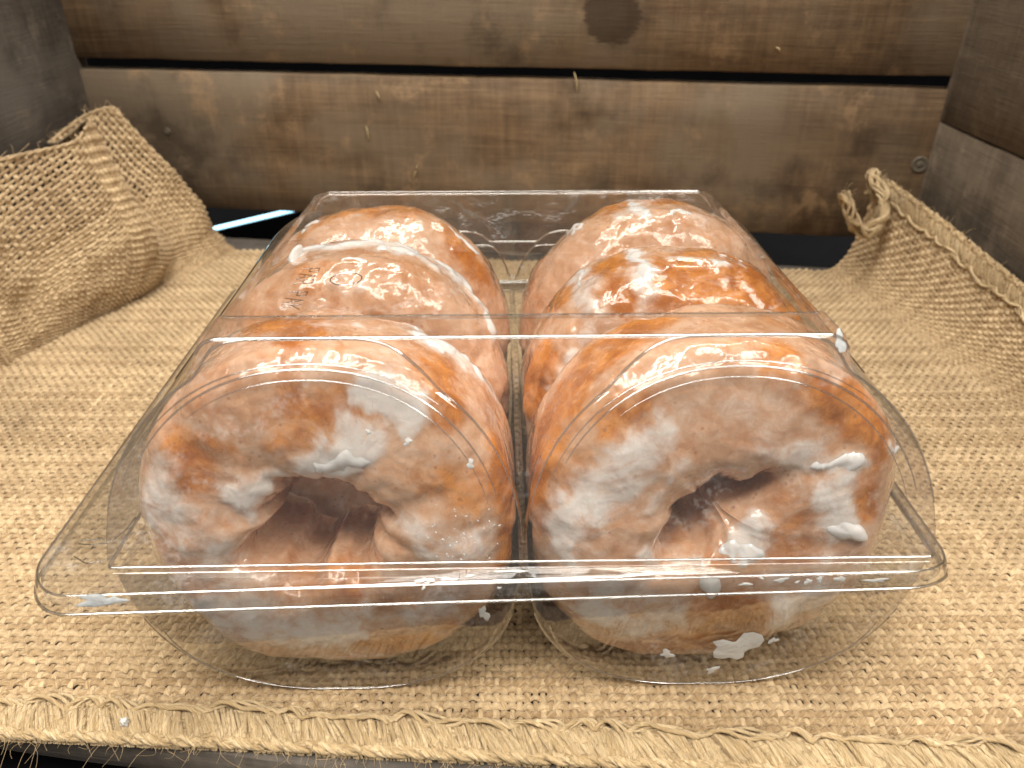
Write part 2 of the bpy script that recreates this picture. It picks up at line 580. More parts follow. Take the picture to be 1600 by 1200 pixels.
# straw and splinters caught in the back wall
M_STRAW = plain('straw', (0.40, 0.31, 0.16), 0.6)
tb_list = [(575, 208, 3, 12), (649, 268, -3, 11), (900, 128, 3, 16), (1216, 77, 4, 4), (592, 150, 4, 8)]
for (u, v, du, dvp) in tb_list:
    a, b = CMI @ back_point(u - du, v - dvp), CMI @ back_point(u + du, v + dvp)
    tb = Tubes()
    P = np.array([a.lerp(b, t) + Vector((0.05 * math.sin(4 * t), -0.06 - 0.10 * math.sin(3.1 * t), 0)) for t in np.linspace(0, 1, 6)])
    tb.add(P, np.array([0.02, 0.05, 0.055, 0.05, 0.04, 0.015]), 5)
    tb.build('splinter', M_STRAW, crate)

# ------------------------------------------------------------------ LED strip light behind the crate
s0, s1 = on_z(310, 363, -2.4), on_z(480, 323, -2.4)
led = empty('led_strip_light', (s0 + s1) / 2)
tag(led, 'thin glowing blue-white strip light seen under the back board', 'strip light')
dl = (s1 - s0)
led.rotation_euler = (0, 0, math.atan2(dl.y, dl.x))
hl = dl.length / 2
em = NT('led_glow')
em.p(Base_Color=(0.6, 0.85, 1.0), Emission_Color=(0.45, 0.83, 1.0), Emission_Strength=2.6)
tb = Tubes(); tb.add(np.stack([np.linspace(-hl, hl, 8), np.zeros(8), np.zeros(8)], -1), 0.17, 8)
tb.build('diffuser', em.m, led)
slab('housing', M_BLACK, (-hl - 0.3, -0.35, -2.0), (hl + 0.3, 0.45, -0.13), led)

# ------------------------------------------------------------------ burlap cloth
def table(xs, ys, sm=0.0):
    xs, ys = np.array(xs, float), np.array(ys, float)
    g = np.linspace(xs[0], xs[-1], 800)
    y = np.stack([np.interp(g, xs, ys[:, k]) for k in range(ys.shape[1])], -1) if ys.ndim > 1 else np.interp(g, xs, ys)[:, None]
    if sm:
        w = max(1, int(sm / (g[1] - g[0])))
        k = np.hanning(2 * w + 3); k /= k.sum()
        yp = np.pad(y, ((w + 1, w + 1), (0, 0)), mode='edge')
        y = np.stack([np.convolve(yp[:, c], k, 'valid') for c in range(y.shape[1])], -1)
    return lambda q: np.stack([np.interp(q, g, y[:, c]) for c in range(y.shape[1])], -1)


HL, HR = 11.5, 6.0
XL = table([8, 24, 33, 41, 48.6], [-28.0, -27.2, -25.2, -21.8, -18.2], 3)
XR = table([8, 20, 33.6, 44, 50], [25.0, 24.2, 21.9, 19.6, 19.0], 4)
TL0 = table([8, 33, 50], [(-29.0, 8, 8.4), (-28.0, 33, 8.6), (-26.5, 49.5, 7.4)], 3)
TL = table([8, 30, 36, 39.3, 41, 43, 44.6, 46.4, 47.9, 49.2],
           [(-29, 8, 8.4), (-27.8, 30, 8.6), (-25.8, 37, 8.7), (-23.2, 41.8, 8.6), (-22.3, 42.6, 9.9), (-25.6, 44.4, 8.0),
            (-27.4, 46, 7.5), (-25.4, 47.4, 8.9), (-23.5, 48.0, 9.4), (-24.2, 49.0, 5.6)], 0.8)
TR = table([8, 20, 33, 40, 43.5, 48], [(24.7, 8, 2.4), (24.7, 20, 2.8), (24.4, 33, 3.8), (23.2, 40, 5.0), (21.6, 43.5, 6.1), (20.6, 46.6, 6.2)], 2)


def surf(p, q):
    """cloth point for lateral length p and depth q (cm arrays)"""
    p, q = np.asarray(p, float), np.asarray(q, float)
    xl, xr = XL(q)[:, 0], XR(q)[:, 0]
    n3 = np.stack([p * 0.11, q * 0.11, np.zeros_like(p)], -1)
    flat = np.stack([p, q, -0.14 + 0.10 * fbm(n3, 3, 91)], -1)
    # keep the cloth flat where the tray presses on it
    press = np.exp(-((p / 11.0) ** 4 + ((q - 22.0) / 10.0) ** 4))
    flat[:, 2] = flat[:, 2] * (1 - press) - 0.13 * press
    s = np.clip((xl - p) / HL, 0, 1.2)[:, None]
    F = np.stack([xl, q, flat[:, 2]], -1)
    T0, T = TL0(q), TL(q)
    C = F + np.stack([np.full_like(p, -3.2), np.zeros_like(p), np.full_like(p, 0.9)], -1)
    left = (1 - s) ** 2 * F + 2 * s * (1 - s) * C + s * s * T0
    left = left + (T - T0) * np.clip(s, 0, 1.2) ** 1.15
    bul = fbm(np.stack([p * 0.20, q * 0.18, np.full_like(p, 5.0)], -1), 3, 55)
    left[:, 0] += (1.5 * np.sin(np.clip(s[:, 0], 0, 1) * math.pi) * bul) + np.sin(np.clip(s[:, 0], 0, 1) * math.pi) * (0.9 * np.exp(-((q - 41) / 3.0) ** 2) + 0.9 * sstep(24, 34, q))
    left[:, 2] += 0.5 * np.sin(np.clip(s[:, 0], 0, 1) * math.pi) * bul
    r = np.clip((p - xr) / HR, 0, 1.2)[:, None]
    FR = np.stack([xr, q, flat[:, 2]], -1)
    CR = FR + np.stack([np.full_like(p, 1.9), np.zeros_like(p), np.full_like(p, 0.25)], -1)
    right = (1 - r) ** 2 * FR + 2 * r * (1 - r) * CR + r * r * TR(q)
    out = np.where((p < xl)[:, None], left, np.where((p > xr)[:, None], right, flat))
    return out


def surf_n(p, q):
    e = 0.12
    P = surf(p, q)
    a = surf(p + e, q) - surf(p - e, q)
    b = surf(p, q + e) - surf(p, q - e)
    N = np.cross(a, b)
    N /= np.linalg.norm(N, axis=1, keepdims=True) + 1e-9
    return P, N


def q_front(p):
    return 12.05 - 0.052 * p


def q_back(p):
    return 46.9 - 0.095 * p - 0.0 * p


PP, PQ = 0.218, 0.255            # warp and weft spacing
NSEC = 5


def inside(p, q):
    xl, xr = XL(q)[:, 0], XR(q)[:, 0]
    return (p > xl - HL) & (p < xr + HR) & (q > q_front(p) + 0.5) & (q < q_back(np.clip(p, -22, 20)))


def weave():
    Vs, Fs, UVs, Ts = [], [], [], []
    off = 0
    ang = np.radians(np.linspace(-105, 105, NSEC))
    pj0, pj1 = int(-40 / PP), int(29 / PP)
    qi0, qi1 = int(11.4 / PQ), int(50.2 / PQ)

    def strand(p, q, h, wid, hei, seed, along):
        nonlocal off
        ok = inside(p, q)
        if ok.sum() < 3:
            return
        i0, i1 = np.argmax(ok), len(ok) - np.argmax(ok[::-1])
        p, q, h, ok = p[i0:i1], q[i0:i1], h[i0:i1], ok[i0:i1]
        if len(p) < 3:
            return
        P, N = surf_n(p, q)
        T = np.gradient(P, axis=0); T /= np.linalg.norm(T, axis=1, keepdims=True) + 1e-9
        B = np.cross(T, N)
        n = len(p)
        l = p if along == 0 else q
        t1 = np.stack([l * 1.7, np.full(n, seed * 1.37), np.zeros(n)], -1)
        rr = 1 + 0.20 * vnoise(t1, 3) + 0.10 * vnoise(t1 * 3.1, 4) + 0.22 * (random.random() - 0.5) + 0.9 * np.clip(vnoise(t1 * 0.45, 21) - 0.55, 0, 1)
        P = P + N * (h * (1 + 0.25 * vnoise(t1 * 2.2, 8)))[:, None] + B * (0.022 * vnoise(t1 * 0.8, 6) + 0.012 * vnoise(t1 * 3.0, 7))[:, None]
        V = P[:, None] + (np.sin(ang)[None, :, None] * (wid * rr)[:, None, None]) * B[:, None] + (np.cos(ang)[None, :, None] * (hei * rr)[:, None, None]) * N[:, None]
        F = grid_faces(n, NSEC)
        okf = np.repeat(ok[:-1] & ok[1:], NSEC - 1)
        F = F[okf][:, ::-1]
        Vs.append(V.reshape(-1, 3)); Fs.append(F + off)
        UVs.append(np.stack([np.repeat(l, NSEC), np.tile(ang / 6.28, n)], -1))
        Ts.append(np.full(n * NSEC, random.random()))
        off += n * NSEC

    A = 0.068
    for i in range(qi0, qi1):                                  # weft, left to right
        p = np.arange(pj0 * 4, pj1 * 4 + 1) * (PP / 4)
        jig = 0.035 * vnoise(np.stack([p * 0.5, np.full(len(p), i * 2.1), np.zeros(len(p))], -1), 12)
        q = np.full(len(p), i * PQ) + jig
        h = A * np.cos(math.pi * p / PP + math.pi * i)
        strand(p, q, h + 0.012, 0.118, 0.066, i, 0)
    for j in range(pj0, pj1):                                  # warp, front to back
        q = np.arange(qi0 * 3, qi1 * 3 + 1) * (PQ / 3)
        jig = 0.020 * vnoise(np.stack([q * 0.5, np.full(len(q), j * 1.7), np.ones(len(q))], -1), 14)
        p = np.full(len(q), j * PP) + jig
        h = -A * np.cos(math.pi * q / PQ + math.pi * j)
        strand(p, q, h * 0.35 - 0.01, 0.096, 0.048, 1000 + j, 1)
    return np.concatenate(Vs), np.concatenate(Fs), np.concatenate(UVs), np.concatenate(Ts)


cloth = empty('burlap_cloth', (0, 13, 0))
tag(cloth, 'coarse tan woven burlap cloth lining the wooden crate under the plastic container', 'cloth')
_off = np.array([0, 13, 0])
wv, wf, wuv, wt = weave()
tag(mesh_obj('weave', wv - _off, wf, M_JUTE, cloth, uv=wuv, attrs={'tint': wt}), kind='stuff')


def hem(name, path, out, up, spacing, depth, seed, wraps=True):
    """overlocked edge: yarn wraps over the edge plus two wavy looper yarns. path (n,3), out/up (n,3)"""
    rs = random.Random(seed)
    tb = Tubes()
    seg = np.concatenate([[0], np.cumsum(np.linalg.norm(np.diff(path, axis=0), axis=1))])
    Lh = seg[-1]

    def at(s):
        return np.array([np.interp(s, seg, a[:, k]) for a in (path, out, up) for k in range(3)]).reshape(3, -1)
    s = 0.0
    while s < Lh:
        # a slanted strand from the stitch line over the edge and under
        P0, O, U = at(s)
        T = at(min(s + 0.1, Lh))[0] - at(max(s - 0.1, 0))[0]; T /= np.linalg.norm(T) + 1e-9
        sl = 0.45 + 0.22 * math.sin(s * 3.1 + math.sin(s)) + 0.25 * rs.random()
        dd = depth * (0.85 + 0.3 * rs.random())
        for _ in range(2):
            lift = 0.07 + 0.07 * rs.random() + 0.03 * math.sin(s * 4.6)
            ph = rs.random() * 0.3 - 0.15
            pts = []
            for k in range(9):
                t = k / 8
                w = -dd + t * (dd + 0.08)
                zz = lift * math.sin(min(1, t * 1.15) * math.pi) ** 0.6 + 0.03 * rs.random()
                if t > 0.86: zz -= (t - 0.86) * 1.6
                pts.append(P0 + O * w + U * zz + T * ((t - 0.5) * sl + ph))
            tb.add(pts, (0.038 + 0.02 * rs.random()) * np.array([0.6, 1, 1.1, 1.1, 1.1, 1.1, 1, 0.9, 0.6]), 6, rs.random())
        s += spacing * (0.7 + 0.6 * rs.random())
    # edge roll
    for k in range(5):
        n = int(Lh / 0.12)
        ss = np.linspace(0, Lh, n)
        ph = rs.random() * 6.28
        rr = 0.07 + 0.03 * rs.random()
        pts = [at(x)[0] + at(x)[1] * (-0.05 + 0.10 * math.sin(x * 5.0 + ph)) + at(x)[2] * (-0.03 + 0.09 * math.cos(x * 5.0 + ph)) for x in ss]
        tb.add(pts, rr, 6, rs.random())
    # fabric edge folded under the wraps
    for k in range(11):
        n = int(Lh / 0.12)
        ss = np.linspace(0, Lh, n)
        ph = rs.random() * 6.28
        w0 = -depth * (k + 0.3) / 11
        pts = [at(x)[0] + at(x)[1] * (w0 + 0.03 * math.sin(x * 4.0 + ph)) + at(x)[2] * (0.01 + 0.025 * math.cos(x * 7.0 + ph)) for x in ss]
        tb.add(pts, 0.075, 6, rs.random())
    # looper yarns: scallops along the inner stitch line
    wl = 1.35
    for k in range(3):
        n = int(Lh / 0.07)
        ss = np.linspace(0, Lh, n)
        pts = []
        for x in ss:
            P0, O, U = at(x)
            f = (x / wl + 0.13 * k + 0.30 * math.sin(x * 0.9) + 0.2 * math.sin(x * 2.3 + 1)) % 1.0
            w = -depth - 0.02 + (0.20 + 0.10 * math.sin(x * 1.3 + seed)) * abs(math.sin(f * math.pi)) ** 0.8 * (-1) + 0.16 + 0.05 * math.sin(x * 3.7 + k)
            zz = 0.13 + 0.05 * math.sin(x * 6 + 2 * k) + 0.05 * k * math.sin(f * math.pi)
            pts.append(P0 + O * (w + 0.05 * k) + U * zz)
        tb.add(pts, 0.046 + 0.010 * k, 6, rs.random())
    return tag(tb.build(name, M_HEM, cloth), kind='stuff')


# front hem
ps = np.linspace(-19, 19, 200)
fp, fn = surf_n(ps, q_front(ps) + 0.15)
fo = np.tile(np.array([0.0, -1.0, 0.0]), (200, 1))
fp[:, 2] = -0.10 + 0.05 * fbm(np.stack([ps * 0.3, ps * 0, ps * 0], -1), 2, 3)
hem('hem', fp - _off, fo, fn, 0.085, 1.0, 5)
# right hem along the top of the raised edge
qs = np.linspace(13, 45.6, 180)
pr = XR(qs)[:, 0] + HR * 0.985
rp, rn = surf_n(pr, qs)
ro = surf(pr + 0.2, qs) - surf(pr - 0.2, qs); ro /= np.linalg.norm(ro, axis=1, keepdims=True)
hem('hem', rp - _off, ro, rn, 0.16, 1.0, 9)
# curled end of the right hem at the back corner
end = rp[-1]
cl = [end, end + (-0.2, -0.5, 0.25)]
for (u, v, y) in ((1372, 286, 43.6), (1384, 312, 42.6), (1377, 345, 42.0), (1354, 366, 41.8), (1335, 352, 41.8), (1326, 325, 41.9), (1318, 300, 42.0)):
    d = ray(u, v); t = y / d.y
    cl.append(np.array([d.x * t, y, HC + d.z * t]))
cl = np.array(cl)
g = np.linspace(0, len(cl) - 1, 60)
cl = np.stack([np.interp(g, np.arange(len(cl)), cl[:, k]) for k in range(3)], -1)
for _ in range(4):
    cl[1:-1] = (cl[:-2] + 2 * cl[1:-1] + cl[2:]) / 4
tb = Tubes()
_, A_, B_ = frames(cl)
r3 = random.Random(21)
for k in range(15):
    sg_ = 1 if k % 2 else -1
    sw = np.linspace(0, 13 + 5 * r3.random(), 60) * sg_
    R_ = (0.24 + 0.07 * r3.random()) * (1 + 0.22 * np.sin(np.linspace(0, 19, 60) + k)) if k < 13 else 0.0 * sw
    ph = k * 0.9
    tb.add(cl - _off + (R_ * np.cos(sw + ph))[:, None] * A_ + (R_ * np.sin(sw + ph))[:, None] * B_, 0.15 if k >= 13 else 0.055 + 0.03 * r3.random(), 6)
bs_ = [cl[r3.randrange(60)] - _off for _ in range(160)]
hairs_ = [(r3.uniform(-1, 1), r3.uniform(-1, 0.3), r3.uniform(-1, 1)) for _ in range(160)]
for b_, d_ in zip(bs_, hairs_):
    b_ = np.array(b_); d_ = np.array(d_)
    tb.add(np.array([b_ + d_ * 0.2, b_ + d_ * 0.4, b_ + d_ * 0.5 + np.array([0.1, 0, 0.1 * r3.random()])]), 0.012, 3)
tag(tb.build('hem_curl', M_HEM, cloth), kind='stuff')
# left top edge: a bound roll of a few yarns and loose threads
qs = np.linspace(13, 49.2, 260)
plf = XL(qs)[:, 0] - HL
lp, ln = surf_n(plf + 0.02, qs)
tb = Tubes()
for k in range(3):
    tb.add(lp - _off + 0.06 * np.stack([np.cos(qs * 7 + 2 * k), np.sin(qs * 6 + k), np.sin(qs * 7 + 2.1 * k)], -1), 0.08, 6)
tag(tb.build('selvage', M_JUTE, cloth), kind='stuff')


def hairs(tb, base, dirs, ln_lo, ln_hi, r, rs, droop=0.5, curl=0.5):
    for b, d in zip(base, dirs):
        Ln = ln_lo + (ln_hi - ln_lo) * rs.random() ** 2
        n = 6
        side = Vector((rs.uniform(-1, 1), rs.uniform(-1, 1), rs.uniform(-1, 1)))
        side2 = Vector((rs.uniform(-1, 1), rs.uniform(-1, 1), rs.uniform(-1, 1)))
        pts = []
        for k in range(n):
            t = k / (n - 1)
            pts.append(Vector(b) + Vector(d) * (Ln * t) + side * (Ln * curl * t * t) + side2 * (Ln * curl * 0.5 * math.sin(t * 3.1)) + Vector((0, 0, -droop * Ln * t * t)))
        tb.add(np.array(pts), r * np.linspace(1, 0.5, n), 3, rs.random())


rs = random.Random(3)
tb = Tubes()
# fray under the front hem
base, dirs = [], []
for _ in range(320):
    k = rs.randrange(0, 200)
    base.append(fp[k] - _off + np.array([rs.uniform(-0.1, 0.1), -0.12, rs.uniform(-0.1, 0.1)]))
    dirs.append((rs.uniform(-0.8, 0.8), -0.7, rs.uniform(-0.5, 0.2)))
hairs(tb, base, dirs, 0.10, 0.75, 0.0075, rs, 0.3, 0.9)
# fuzz on hems
base, dirs = [], []
for _ in range(2400):
    k = rs.randrange(0, 200)
    base.append(fp[k] - _off + np.array([rs.uniform(-0.1, 0.1), rs.uniform(-0.1, 1.3), 0.13]))
    dirs.append((rs.uniform(-1, 1), rs.uniform(-0.7, 0.5), rs.uniform(0.0, 0.35)))
hairs(tb, base, dirs, 0.1, 0.6, 0.009, rs, 0.3, 0.8)
for _ in range(1):
    base, dirs = [], []
    for _ in range(260):
        k = rs.randrange(60, 180)
        base.append(rp[k] - _off); dirs.append((rs.uniform(-1, 0.4), rs.uniform(-0.7, 0.7), rs.uniform(0.1, 1)))
    hairs(tb, base, dirs, 0.15, 0.8, 0.014, rs, 0.2)
    base, dirs = [], []
    for _ in range(160):
        k = rs.randrange(100, 260)
        base.append(lp[k] - _off); dirs.append((rs.uniform(-0.5, 1), rs.uniform(-0.7, 0.7), rs.uniform(0.1, 1)))
    hairs(tb, base, dirs, 0.2, 1.1, 0.02, rs, 0.2)
# loose fibres lying on the weave
pq = np.array([(rs.uniform(-22, 22), rs.uniform(12.8, 44)) for _ in range(1500)])
bp, bn = surf_n(pq[:, 0], pq[:, 1])
hairs(tb, list(bp - _off + bn * 0.10), [(rs.uniform(-1, 1), rs.uniform(-1, 1), 0.08) for _ in range(1500)], 0.15, 0.75, 0.009, rs, 0.15, 0.3)
tag(tb.build('fray', M_FIBRE, cloth), kind='stuff')

# ------------------------------------------------------------------ plastic container
YAW = math.radians(1.0)
CX, CY, ZF = 0.30, 13.85, 5.12
box = empty('plastic_container', (CX, CY, 0), (0, 0, YAW))
tag(box, 'clear plastic hinged clamshell container with arched lid over six glazed donuts', 'container')
BM = Matrix.Translation(Vector((CX, CY, 0))) @ Matrix.Rotation(YAW, 4, 'Z')
BMI = BM.inverted()
LOBE, LA, LH, DEPTH = 5.05, 5.04, 4.95, 17.0


def rrect_sdf(x, y, x0, x1, y0, y1, r):
    qx = np.abs(x - (x0 + x1) / 2) - (x1 - x0) / 2 + r
    qy = np.abs(y - (y0 + y1) / 2) - (y1 - y0) / 2 + r
    return np.hypot(np.maximum(qx, 0), np.maximum(qy, 0)) + np.minimum(np.maximum(qx, qy), 0) - r


def lobe_x(n, a):
    s = np.linspace(-math.pi / 2, math.pi / 2, n)
    return np.concatenate([-LOBE + a * np.sin(s), LOBE + a * np.sin(s)])


def arch(x, a, h, p):
    d = np.minimum(np.abs(x + LOBE), np.abs(x - LOBE))
    return h * np.clip(1 - np.clip(d / a, 0, 1) ** p, 0, 1) ** (1 / p)


FS = 3.2


def lid_h(x, y):
    a = arch(x, LA, LH, 2.15)
    fr = y * FS
    bk = (DEPTH - 1.1 - y) * 1.75
    lob = smin(smin(a, fr, 0.45), bk, 0.55)
    lob = np.maximum(lob, 0)
    x = x * (1 + 0.005 * np.clip(y - 2, 0, 20))
    rec = rrect_sdf(x, y, -7.55, 7.55, 2.95, 13.4, 0.45)
    top = 5.30 - 0.22 * sstep(0.06, -0.10, rec)
    side = (8.75 - np.abs(x)) * 2.8 + 1.6
    pl = smin(smin(side, (y - 0.72) * 6.0, 1.6), (14.3 - y) * 4.0 + 1.6, 1.6)
    pl = smin(np.full_like(x, 1.0) * top, pl, 0.36)
    return smax(lob, pl, 0.12)


ys = np.unique(np.concatenate([np.linspace(0, 4.2, 90), np.linspace(4.2, 12.8, 60), np.linspace(12.8, DEPTH, 80)]))
xs = lobe_x(170, LA)
X, Y = np.meshgrid(xs, ys, indexing='ij')
Z = ZF + 0.14 + lid_h(X.ravel(), Y.ravel())
lidV = np.stack([X.ravel(), Y.ravel(), Z], -1)
nlid = len(lidV)
lidF = grid_faces(len(xs), len(ys))


def rloop(x0, x1, y0, y1, r, z, nseg=14, nside=(60, 50)):
    pts = []
    cs = [((x1 - r, y0 + r), -90), ((x1 - r, y1 - r), 0), ((x0 + r, y1 - r), 90), ((x0 + r, y0 + r), 180)]
    # start at the front side going right
    for k, ((cx, cy), a0) in enumerate(cs):
        for i in range(nseg + 1):
            a = math.radians(a0 + 90 * i / nseg)
            pts.append((cx + r * math.cos(a), cy + r * math.sin(a)))
        nx = cs[(k + 1) % 4]
        ax = math.radians(nx[1])
        e = (nx[0][0] + r * math.cos(ax), nx[0][1] + r * math.sin(ax))
        s = pts[-1]
        m = nside[k % 2 == 1] if False else 50
        for i in range(1, m):
            t = i / m
            pts.append((s[0] + (e[0] - s[0]) * t, s[1] + (e[1] - s[1]) * t))
    zz = np.full(len(pts), z)
    return np.concatenate([np.array(pts), zz[:, None]], -1)


def brim(loops):
    n = len(loops[0])
    return np.concatenate(loops), grid_faces(len(loops), n, wrap_v=True)


def warp(V):
    """the left front of the brim sags a little, the lid springs up slightly"""
    V = np.array(V, dtype=float)
    w = np.clip((-V[:, 0] - 2) / 10, 0, 1) * np.clip((8 - V[:, 1]) / 8, 0, 1)
    edge = np.clip(1 - np.abs(V[:, 2] - ZF) / 1.2, 0, 1)
    V[:, 2] -= 0.05 * w * edge
    fr = V[:, 1] < -0.01
    V[fr, 1] *= np.clip(0.80 - 0.030 * V[fr, 0], 0.4, 1.15)
    return V


BX0, BX1, BY0, BY1 = -12.1, 10.65, -0.72, 17.7
loops = [rloop(-10.09, 10.09, 0.0, DEPTH, 0.12, ZF + 0.14),
         rloop(-10.11, 10.11, -0.04, DEPTH + 0.04, 0.15, ZF + 0.02),
         rloop(-10.17, 10.17, -0.10, DEPTH + 0.1, 0.2, ZF),
         rloop(BX0 + 0.25, BX1 - 0.25, BY0 + 0.20, BY1 - 0.2, 1.1, ZF + 0.0),
         rloop(BX0 + 0.10, BX1 - 0.10, BY0 + 0.08, BY1 - 0.1, 1.25, ZF - 0.03),
         rloop(BX0 + 0.03, BX1 - 0.03, BY0 + 0.02, BY1 - 0.03, 1.3, ZF - 0.10),
         rloop(BX0, BX1, BY0, BY1, 1.32, ZF - 0.22),
         rloop(BX0 - 0.06, BX1 + 0.06, BY0 - 0.05, BY1 + 0.05, 1.36, ZF - 0.52)]
bv, bf = brim(loops)
V = warp(np.concatenate([lidV, bv])); F = np.concatenate([lidF, bf + nlid])
lid = mesh_obj('lid', V, F, M_LID, box)
LIDV, LIDF = V, F
tb = Tubes()
for i, r in ((7, 0.042), (4, 0.03), (0, 0.038)):
    lp_ = warp(loops[i]); tb.add(np.concatenate([lp_, lp_[:1]]), r, 6)
tb.build('rim_bead', M_BEAD, lid)

# tray: two half round troughs
def tray_d(x, y):
    a = arch(x, 4.94, 5.02, 2.4)
    fr = (y - 0.08) * 14.0
    bk = (DEPTH - 0.08 - y) * 14.0
    d = smin(smin(a, fr, 0.8), bk, 1.2)
    return np.clip(d, 0, None) + 0.05 * sstep(0.6, 1.2, np.minimum(y, DEPTH - y)) * 0


ys2 = np.unique(np.concatenate([np.linspace(0.05, 2.2, 60), np.linspace(2.2, DEPTH - 2.2, 40), np.linspace(DEPTH - 2.2, DEPTH - 0.05, 60)]))
xs2 = lobe_x(110, 4.94)
X, Y = np.meshgrid(xs2, ys2, indexing='ij')
Z = np.maximum(ZF - 0.12 - tray_d(X.ravel(), Y.ravel()), 0.02)
trV = np.stack([X.ravel(), Y.ravel(), Z], -1)
trF = grid_faces(len(xs2), len(ys2))
tl = [rloop(-9.8, 9.8, 0.05, DEPTH - 0.05, 0.15, ZF - 0.12),
      rloop(BX0 + 0.3, BX1 - 0.3, BY0 + 0.25, BY1 - 0.25, 1.0, ZF - 0.12),
      rloop(BX0 + 0.16, BX1 - 0.16, BY0 + 0.13, BY1 - 0.13, 1.15, ZF - 0.18),
      rloop(BX0 + 0.12, BX1 - 0.12, BY0 + 0.09, BY1 - 0.09, 1.2, ZF - 0.45)]
bv, bf = brim(tl)
TRV = warp(np.concatenate([trV, bv])); TRF = np.concatenate([trF, bf + len(trV)])
tray = mesh_obj('tray', TRV, TRF, M_TRAY, box)

for cx_ in (-LOBE, LOBE):
    for fac, r_ in ((0.985, 0.022), (0.90, 0.016)):
        t_ = np.linspace(math.radians(-78), math.radians(78), 90)
        xx = cx_ + 4.94 * fac * np.sin(t_)
        dz_ = 5.02 * fac * (1 - np.abs(np.sin(t_)) ** 2.4) ** (1 / 2.4)
        yy_ = 0.10 + dz_ / 14.0 + 0.05
        zz_ = np.maximum(ZF - 0.12 - tray_d(xx, yy_), 0.03)
        tb = Tubes(); tb.add(warp(np.stack([xx, yy_, zz_], -1)), r_, 6); tb.build('tray_ridge', M_BEAD, tray)

bvh_lid = BVHTree.FromPolygons([BM @ Vector(v) for v in LIDV.tolist()], LIDF.tolist())
bvh_tray = BVHTree.FromPolygons([BM @ Vector(v) for v in TRV.tolist()], TRF.tolist())
EYE = Vector((0, 0, HC))


def cast(bvh, u, v):
    d = ray(u, v).normalized()
    h, n, _, _ = bvh.ray_cast(EYE, d)
    if h is None:
        return None, None
    if n.dot(d) > 0: n = -n
    return h, n


# ridges pressed along the arched front edges, the top edges and the foot of the lid
def rib(pts, r, mat=M_BEAD):
    tb = Tubes(); tb.add(np.array(pts), r, 6); tb.build('lid_ridge', mat, lid)


for cx_ in (-LOBE, LOBE):
    for fac, r_, lo_, hi_ in ((0.985, 0.04, -80, 80), (0.945, 0.022, -70, 40), (0.915, 0.034, -62, 72), (0.865, 0.020, -40, 74)):
        t_ = np.linspace(math.radians(lo_), math.radians(hi_), 90)
        xx = cx_ + LA * fac * np.sin(t_)
        zz_ = LH * fac * (1 - np.abs(np.sin(t_)) ** 2.15) ** (1 / 2.15)
        yy_ = zz_ / FS + (0.16 if fac > 0.95 else 0.03)
        zz_ = ZF + 0.14 + lid_h(xx, yy_)
        rib(warp(np.stack([xx, yy_, zz_], -1)), r_ * np.sin(np.linspace(0.15, math.pi - 0.15, 90)) ** 0.5)
for y_, x_, r_ in ((1.66, 7.5, 0.05), (13.95, 7.6, 0.045), (13.45, 7.2, 0.035), (14.35, 7.5, 0.035), (2.95, 7.2, 0.012)):
    xx = np.linspace(-x_, x_, 120)
    rib(np.stack([xx, np.full(120, y_), ZF + 0.14 + lid_h(xx, np.full(120, y_)) + 0.0], -1), r_, M_LINE if r_ < 0.02 else M_BEAD)
for x_ in (-8.55, 8.55):
    yy_ = np.linspace(2.6, 13.0, 80)
    rib(np.stack([np.full(80, x_), yy_, ZF + 0.14 + lid_h(np.full(80, x_), yy_)], -1), 0.022, M_LINE)

# embossed lettering on the lid top, reading towards the front edge
GL = {'P': [[(0, 0), (0, 1), (.5, 1), (.62, .76), (.5, .5), (0, .5)]], 'A': [[(0, 0), (.33, 1), (.66, 0)], [(.14, .38), (.52, .38)]],
      'R': [[(0, 0), (0, 1), (.5, 1), (.62, .76), (.5, .5), (0, .5)], [(.3, .5), (.64, 0)]], 'K': [[(0, 0), (0, 1)], [(.6, 1), (0, .45)], [(.2, .6), (.64, 0)]], ' ': []}
h0, _ = cast(bvh_lid, 486, 420)
o0 = BMI @ h0
hgt, adv = 0.50, 0.40
for i, ch in enumerate('PAR PAK'):
    if ch == ' ':
        continue
    tb = Tubes()
    for st in GL[ch]:
        pts = [(o0.x + (b - 0.5) * hgt, o0.y - i * adv - a * 0.44) for a, b in st]
        dense = []
        for (xa, ya), (xb, yb) in zip(pts[:-1], pts[1:]):
            for t in np.linspace(0, 1, 5):
                dense.append((xa + (xb - xa) * t, ya + (yb - ya) * t))
        dense = np.array(dense)
        zz = ZF + 0.14 + lid_h(dense[:, 0], dense[:, 1]) + 0.015
        keep = np.concatenate([[True], np.linalg.norm(np.diff(dense, axis=0), axis=1) > 1e-5])
        tb.add(np.concatenate([dense, zz[:, None]], -1)[keep], 0.014, 5)
    tb.build('embossed_letter', M_LINE, lid)
h1, _ = cast(bvh_lid, 541, 437)
o1 = BMI @ h1
tb = Tubes()
ta = np.linspace(0, 2 * math.pi, 41)
for rr_, hz, rt in ((0.42, 0.02, 0.020),):
    tb.add(np.stack([o1.x + rr_ * np.cos(ta), o1.y + rr_ * np.sin(ta), np.full(41, o1.z + hz)], -1), rt, 6)
tb.build('embossed_dimple', M_BEAD, lid)
